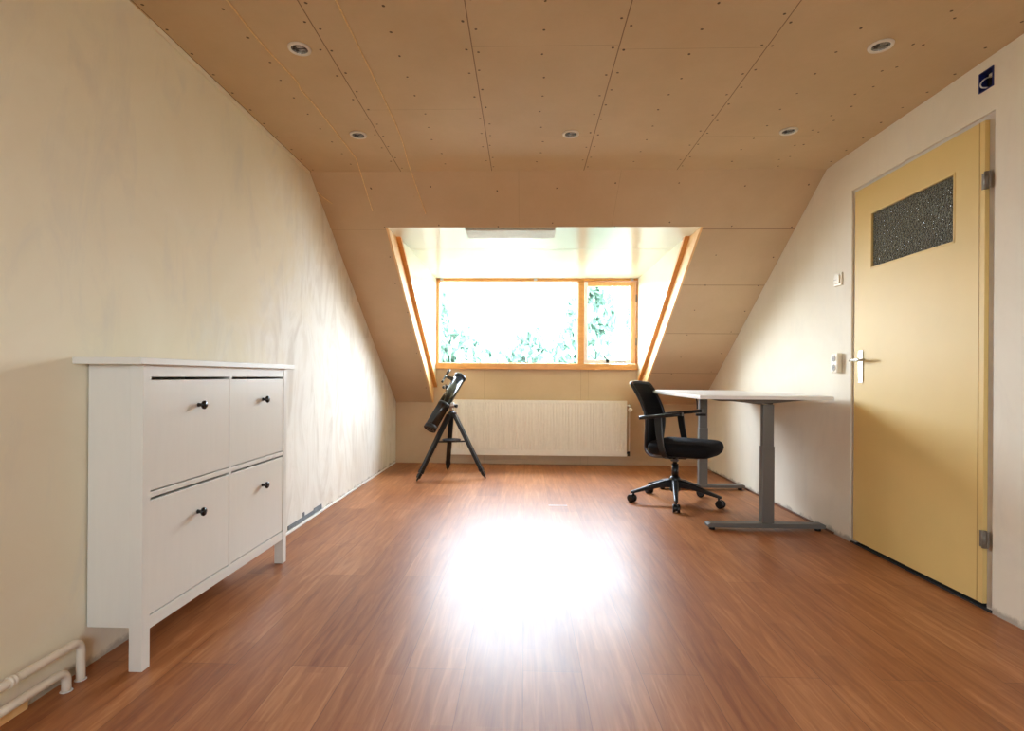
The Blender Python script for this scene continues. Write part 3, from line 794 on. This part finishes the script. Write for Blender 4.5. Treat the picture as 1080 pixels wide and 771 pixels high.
# armrests
for s in (-1, 1):
    b = B(); P = smooth_pts([(.03, s*.20, .375), (.02, s*.262, .382), (-.005, s*.285, .43), (-.030, s*.280, .55), (-.045, s*.268, .680)], 4)
    rs = []
    for i, p in enumerate(P):
        dd = (P[min(i+1, len(P)-1)]-P[max(i-1, 0)]).normalized(); fx = Vector((1, 0, 0)); fx = (fx-dd*fx.dot(dd)).normalized(); o = dd.cross(fx)
        tt = i/(len(P)-1); ww = .017+.010*tt
        rs.append([p+fx*(a*ww)+o*(c*.009) for a, c in ((-1, -1), (1, -1), (1, 1), (-1, 1))])
    b.rings(rs, smooth=False); ar = b.obj('armrest', 'black', t, bevel=.003)
    b = B(); rs = []
    for x, w, z in ((-.185, .045, .663), (-.17, .070, .665), (-.08, .082, .676), (.06, .084, .694), (.115, .070, .702), (.135, .045, .704)):
        rs.append([Vector((x, s*.264+q*w/2, z+k)) for q, k in ((-1, -.008), (-.9, -.013), (.9, -.013), (1, -.008), (1, .006), (.8, .013), (-.8, .013), (-1, .006))])
    b.rings(rs); b.obj('arm_pad', 'black', ar)

# ------------------------------------------------------------------ TELESCOPE
hubp = Vector((-.715, 5.165, 0))
t = thing('telescope', 'black reflector telescope on a black tripod in the left corner before the radiator', 'telescope', hubp)
W = lambda x, y, z: Vector((x, y, z)) - hubp
A0 = W(-.886, 5.00, .478); A1 = W(-.638, 5.30, .968)
ax = (A1-A0).normalized(); Lt = (A1-A0).length
lft = Vector((-1, 0, 0)); lft = (lft-ax*lft.dot(ax)).normalized(); nrm = ax.cross(lft).normalized()
rt = .0575
tube = B().lathe([(0, rt), (Lt, rt), (Lt, rt-.004), (Lt-.30, rt-.004)], A0, ax, 40, (True, True)).obj('tube', 'tube', t)
B().lathe([(-.012, rt-.002), (-.010, rt+.004), (.030, rt+.004), (.032, rt)], A0, ax, 40, (False, False)).obj('end_cell', 'black', tube)
b = B().lathe([(-.012, rt-.002), (-.008, rt-.014), (-.008, .020), (-.012, .016), (-.013, .001)], A0, ax, 40, (False, True))
for k in range(3):
    a = 2*PI*k/3+.5; p = A0 + (lft*math.cos(a)+nrm*math.sin(a))*.034; b.lathe([(-.022, .006), (-.006, .006)], p, ax, 12)
b.obj('mirror_cell', 'mirror', tube)
B().lathe([(Lt-.028, rt), (Lt-.026, rt+.004), (Lt+.004, rt+.004), (Lt+.005, rt-.002), (Lt-.02, rt-.003)], A0, ax, 40, (False, False)).obj('front_ring', 'black', tube)
# focuser on the left near the top
up_l = (lft*.95 - nrm*.05).normalized()
if (lft*.9+nrm*.3).y < (lft*.9-nrm*.3).y: tow = nrm
else: tow = -nrm
F0 = A0 + ax*(Lt*.77)
fdir = (lft*.85 - tow*.5).normalized()
b = B(); b.lathe([(rt-.006, .030), (rt+.012, .028), (rt+.014, .021), (rt+.045, .021), (rt+.046, .017)], F0, fdir, 24)
fo = b.obj('focuser', 'black', tube)
B().lathe([(rt+.044, .0165), (rt+.060, .0165), (rt+.061, .013)], F0, fdir, 20).obj('drawtube', 'upvc', fo)
B().lathe([(rt+.058, .0145), (rt+.064, .0185), (rt+.088, .0175), (rt+.096, .013)], F0, fdir, 20).obj('eyepiece', 'black', fo)
for s in (-1, 1):
    B().lathe([(0, .010), (.016, .010)], F0 + fdir*(rt+.028) + ax.cross(fdir)*(s*.030) - ax.cross(fdir)*(.008), ax.cross(fdir), 14).obj('focus_knob', 'black', fo)
# finder on its bracket, parallel to the tube
G0 = A0 + ax*(Lt*.905)
b = B(); b.bar(G0+lft*(rt-.004), G0+lft*(rt+.075), ax, .040, .016, .020, .012); b.obj('finder_bracket', 'black', tube, bevel=.002)
g = G0 + lft*(rt+.080)
b = B(); b.lathe([(-.075, .012), (-.055, .012), (-.054, .0095), (.030, .0095), (.045, .015), (.085, .0155), (.085, .013), (.06, .012)], g, ax, 20)
b.obj('finder_scope', 'black', tube)
B().lathe([(-.008, .015), (.008, .015)], g, ax, 20).obj('finder_ring', 'silver', tube)
# mount: yoke beside the tube, silver clamp
TOP = W(-.706, 5.165, .610)
mid = A0 + ax*(Lt*.44)
b = B()
b.lathe([(-.030, .030), (0, .034), (.012, .034), (.016, .022), (.040, .020)], TOP, (0, 0, 1), 24)
b.obj('tripod_head', 'black', t, bevel=.002)
sidev = (Vector((.75, .0, -.15))).normalized()
pv = mid + (ax.cross(nrm)*0) 
b = B()
e = TOP + Vector((.0, 0, .035)); c1 = mid + Vector((rt+.012, .012, -.006))
b.bar(e, c1, (0, 1, 0), .050, .030, .040, .022); b.lathe([(-.012, .026), (.030, .026), (.032, .018)], c1, (1, 0, .1), 20)
b.obj('mount_arm', 'silver', t, bevel=.004)
B().lathe([(0, .012), (.026, .018), (.034, .016)], c1 + Vector((.028, -.004, 0)), (1, -.3, -.25), 16).obj('clamp_knob', 'black', t)
B().lathe([(0, .008), (.02, .011)], TOP+Vector((.03, -.012, .0)), (1, -.4, 0), 14).obj('clamp_knob', 'black', t)
b = B(); b.lathe([(-.012, rt+.0005), (-.012, rt+.002), (.012, rt+.002), (.012, rt+.0005)], mid, ax, 40, (False, False)); b.obj('tube_ring', 'black', t)
feet = [W(-.990, 4.896, 0), W(-.365, 5.072, 0), W(-.793, 5.519, 0)]
for fpt in feet:
    hor = Vector((fpt.x-TOP.x, fpt.y-TOP.y, 0)).normalized(); side = Vector((-hor.y, hor.x, 0))
    p0 = TOP + hor*.030 + Vector((0, 0, -.012)); d_ = (fpt-p0)
    b = B()
    pm = p0 + d_*.86; pe = p0 + d_*.93
    b.bar(p0, pm, side, .048, .034, .044, .032); b.bar(p0+d_*.80, pe, side, .034, .024, .034, .024)
    b.bar(p0+d_*.84, p0+d_*.885, side, .050, .036, .050, .036)
    leg = b.obj('tripod_leg', 'leg', t, bevel=.003)
    b = B(); b.bar(p0+d_*.90, p0+d_*.955, side, .040, .028, .032, .024)
    dn = d_.normalized(); L_ = d_.length
    b.lathe([(L_*.95, .012), (L_*.985, .008), (L_-.002, .006)], p0, dn, 14); b.obj('leg_foot', 'black', leg)
    q = p0 + d_*.42; B().bar(q, Vector((TOP.x, TOP.y, q.z-.012)), (0, 0, 1), .014, .008, .014, .008).obj('spreader', 'black', leg)
B().lathe([(-.004, .015), (-.003, .088), (.003, .092), (.008, .092), (.008, .088), (.001, .086), (.0, .01)], Vector((TOP.x, TOP.y, .350)), (0, 0, 1), 32).obj('accessory_tray', 'leg', t)

# ------------------------------------------------------------------ OUTSIDE
GZ = -5.2
struct(B().box(-60, 60, YK+1.5, 110, GZ-.3, GZ).obj('ground', 'paving'), 'unseen grey-beige paved ground far below the window', 'ground')  # toned as pale paving to bounce neutral light onto the dormer ceiling
def tree(x, y, top, crown, mat, lab, n, seed, low=None):
    """crown = list of (dx, dy, z, radius)"""
    rnd = random.Random(seed)
    t = thing('tree', lab, 'tree', (x, y, GZ), group='trees beyond the dormer window')
    b = B(); P = smooth_pts([(0, 0, -.1), (.1, .05, (top-GZ)*.35), (-.05, .1, (top-GZ)*.65), (.05, 0, (top-GZ)*.9)], 5)
    b.tube(P, [.26-.22*i/(len(P)-1) for i in range(len(P))], 10)
    for dx, dy, z, r in crown: b.tube([P[int(len(P)*.55)], ((dx*.5), dy*.5, (z-GZ)*.5+P[int(len(P)*.55)].z*.5), (dx, dy, z-GZ)], [.10, .06, .02], 7)
    b.obj('trunk', 'bark', t)
    b = B()
    tot = sum(r*r for *_, r in crown)
    for dx, dy, z, r in crown:
        for _ in range(int(n*r*r/tot)):
            while True:
                q = Vector((rnd.uniform(-1, 1), rnd.uniform(-1, 1), rnd.uniform(-1, 1)))
                if .15 < q.length < 1: break
            q = q.normalized()*(q.length**.5)*r*rnd.uniform(.75, 1.05)
            c = Vector((dx, dy, z-GZ)) + q; s = rnd.uniform(.10, .21)
            rot = Euler((rnd.uniform(0, 6.3), rnd.uniform(0, 6.3), rnd.uniform(0, 6.3))).to_matrix()
            vs = [b.bm.verts.new(c + rot @ Vector(p)*s) for p in ((-1, 0, 0), (0, -.5, .1), (1.1, 0, 0), (0, .5, .1))]
            b._tag([b.bm.faces.new(vs)])
    me_o = b.obj('foliage', mat, t)
    return t
tree(-2.0, 14.5, 4.6, [(0, 0, 1.7, .9), (-.7, .3, 2.9, .7), (.6, -.2, 1.2, .9), (-.5, .4, .7, 1.2), (.2, .3, .0, 1.3)], 'leaf_a', 'leafy tree seen through the left half of the wide pane', 4200, 1)
tree(.30, 17.5, 2.2, [(0, 0, 1.5, .9), (.7, .2, 1.6, .6), (-.8, 0, 1.2, .8), (-.2, .1, 2.3, .5), (0, 0, .1, 1.5)], 'leaf_a', 'low leafy tree at the bottom middle of the wide pane', 3600, 2)
tree(1.55, 14.0, 4.6, [(-.1, 0, 1.5, .9), (.2, .2, 2.6, .8), (-.4, .1, .7, 1.0), (.1, -.2, 3.5, .5), (.1, 0, -.5, 1.3)], 'leaf_b', 'tall leafy tree behind the upright bar of the window', 4200, 3)
tree(4.6, 18.5, 3.6, [(0, 0, 1.9, 1.2), (-.4, .2, 3.0, .8), (.2, .1, .6, 1.5), (.1, 0, 3.8, .6)], 'leaf_b', 'leafy tree seen through the narrow right casement', 4600, 4)

# ------------------------------------------------------------------ LIGHT
w = bpy.data.worlds.new('sky'); SC.world = w; w.use_nodes = True
nt = w.node_tree; bg = nt.nodes['Background']
tc = nt.nodes.new('ShaderNodeTexCoord'); sx = nt.nodes.new('ShaderNodeSeparateXYZ'); rp = nt.nodes.new('ShaderNodeValToRGB')
mr = nt.nodes.new('ShaderNodeMapRange'); mr.inputs['From Min'].default_value = -1; mr.inputs['From Max'].default_value = 1
nt.links.new(tc.outputs['Generated'], sx.inputs[0]); nt.links.new(sx.outputs[2], mr.inputs['Value']); nt.links.new(mr.outputs['Result'], rp.inputs['Fac'])
e = rp.color_ramp.elements; e.new(.5)
for k_, (p_, c_) in enumerate(((.47, (.29, .29, .27, 1)), (.505, (.81, .91, 1, 1)), (.9, (.70, .84, 1, 1)))):
    e[k_].position = p_; e[k_].color = c_
nt.links.new(rp.outputs['Color'], bg.inputs['Color']); bg.inputs['Strength'].default_value = 34.
def portal(name, loc, rot, sx_, sy_):
    l = bpy.data.lights.new(name, 'AREA'); l.shape = 'RECTANGLE'; l.size = sx_; l.size_y = sy_; l.cycles.is_portal = True
    o = bpy.data.objects.new(name, l); COL.objects.link(o); o.location = loc; o.rotation_euler = rot
portal('window_portal', (.12, YK+.14, 1.56), (-PI/2, 0, 0), 2.3, 1.05)
portal('fill_window_portal', ((RX0+RX1)/2, YR-.14, (RZ0+RZ1)/2), (PI/2, 0, 0), RX1-RX0, RZ1-RZ0)  # guides sky light through the added rear window

# ------------------------------------------------------------------ CAMERA
f, cx, cy, yaw, roll = 564.95, 535.24, 397.45, .0324, .0067
cam = bpy.data.cameras.new('camera'); co = bpy.data.objects.new('camera', cam); COL.objects.link(co)
cam.sensor_width = 36; cam.lens = 36*f/1080; cam.shift_x = (540-cx)/1080; cam.shift_y = (cy-385.5)/1080
cam.clip_start = .02; cam.clip_end = 300
co.matrix_world = Matrix.Translation((0, 0, .966)) @ Matrix.Rotation(yaw, 4, 'Z') @ Matrix.Rotation(PI/2, 4, 'X') @ Matrix.Rotation(roll, 4, 'Z')
SC.camera = co
vs = SC.view_settings
vs.view_transform = 'Standard'; vs.look = 'None'; vs.gamma = 1; vs.use_curve_mapping = False; vs.exposure = 0.32
SC.cycles.max_bounces = 14; SC.cycles.diffuse_bounces = 8; SC.cycles.glossy_bounces = 5; SC.cycles.transmission_bounces = 8; SC.cycles.transparent_max_bounces = 12
SC.cycles.sample_clamp_indirect = 12; SC.cycles.use_denoising = True; SC.cycles.caustics_reflective = False; SC.cycles.caustics_refractive = False
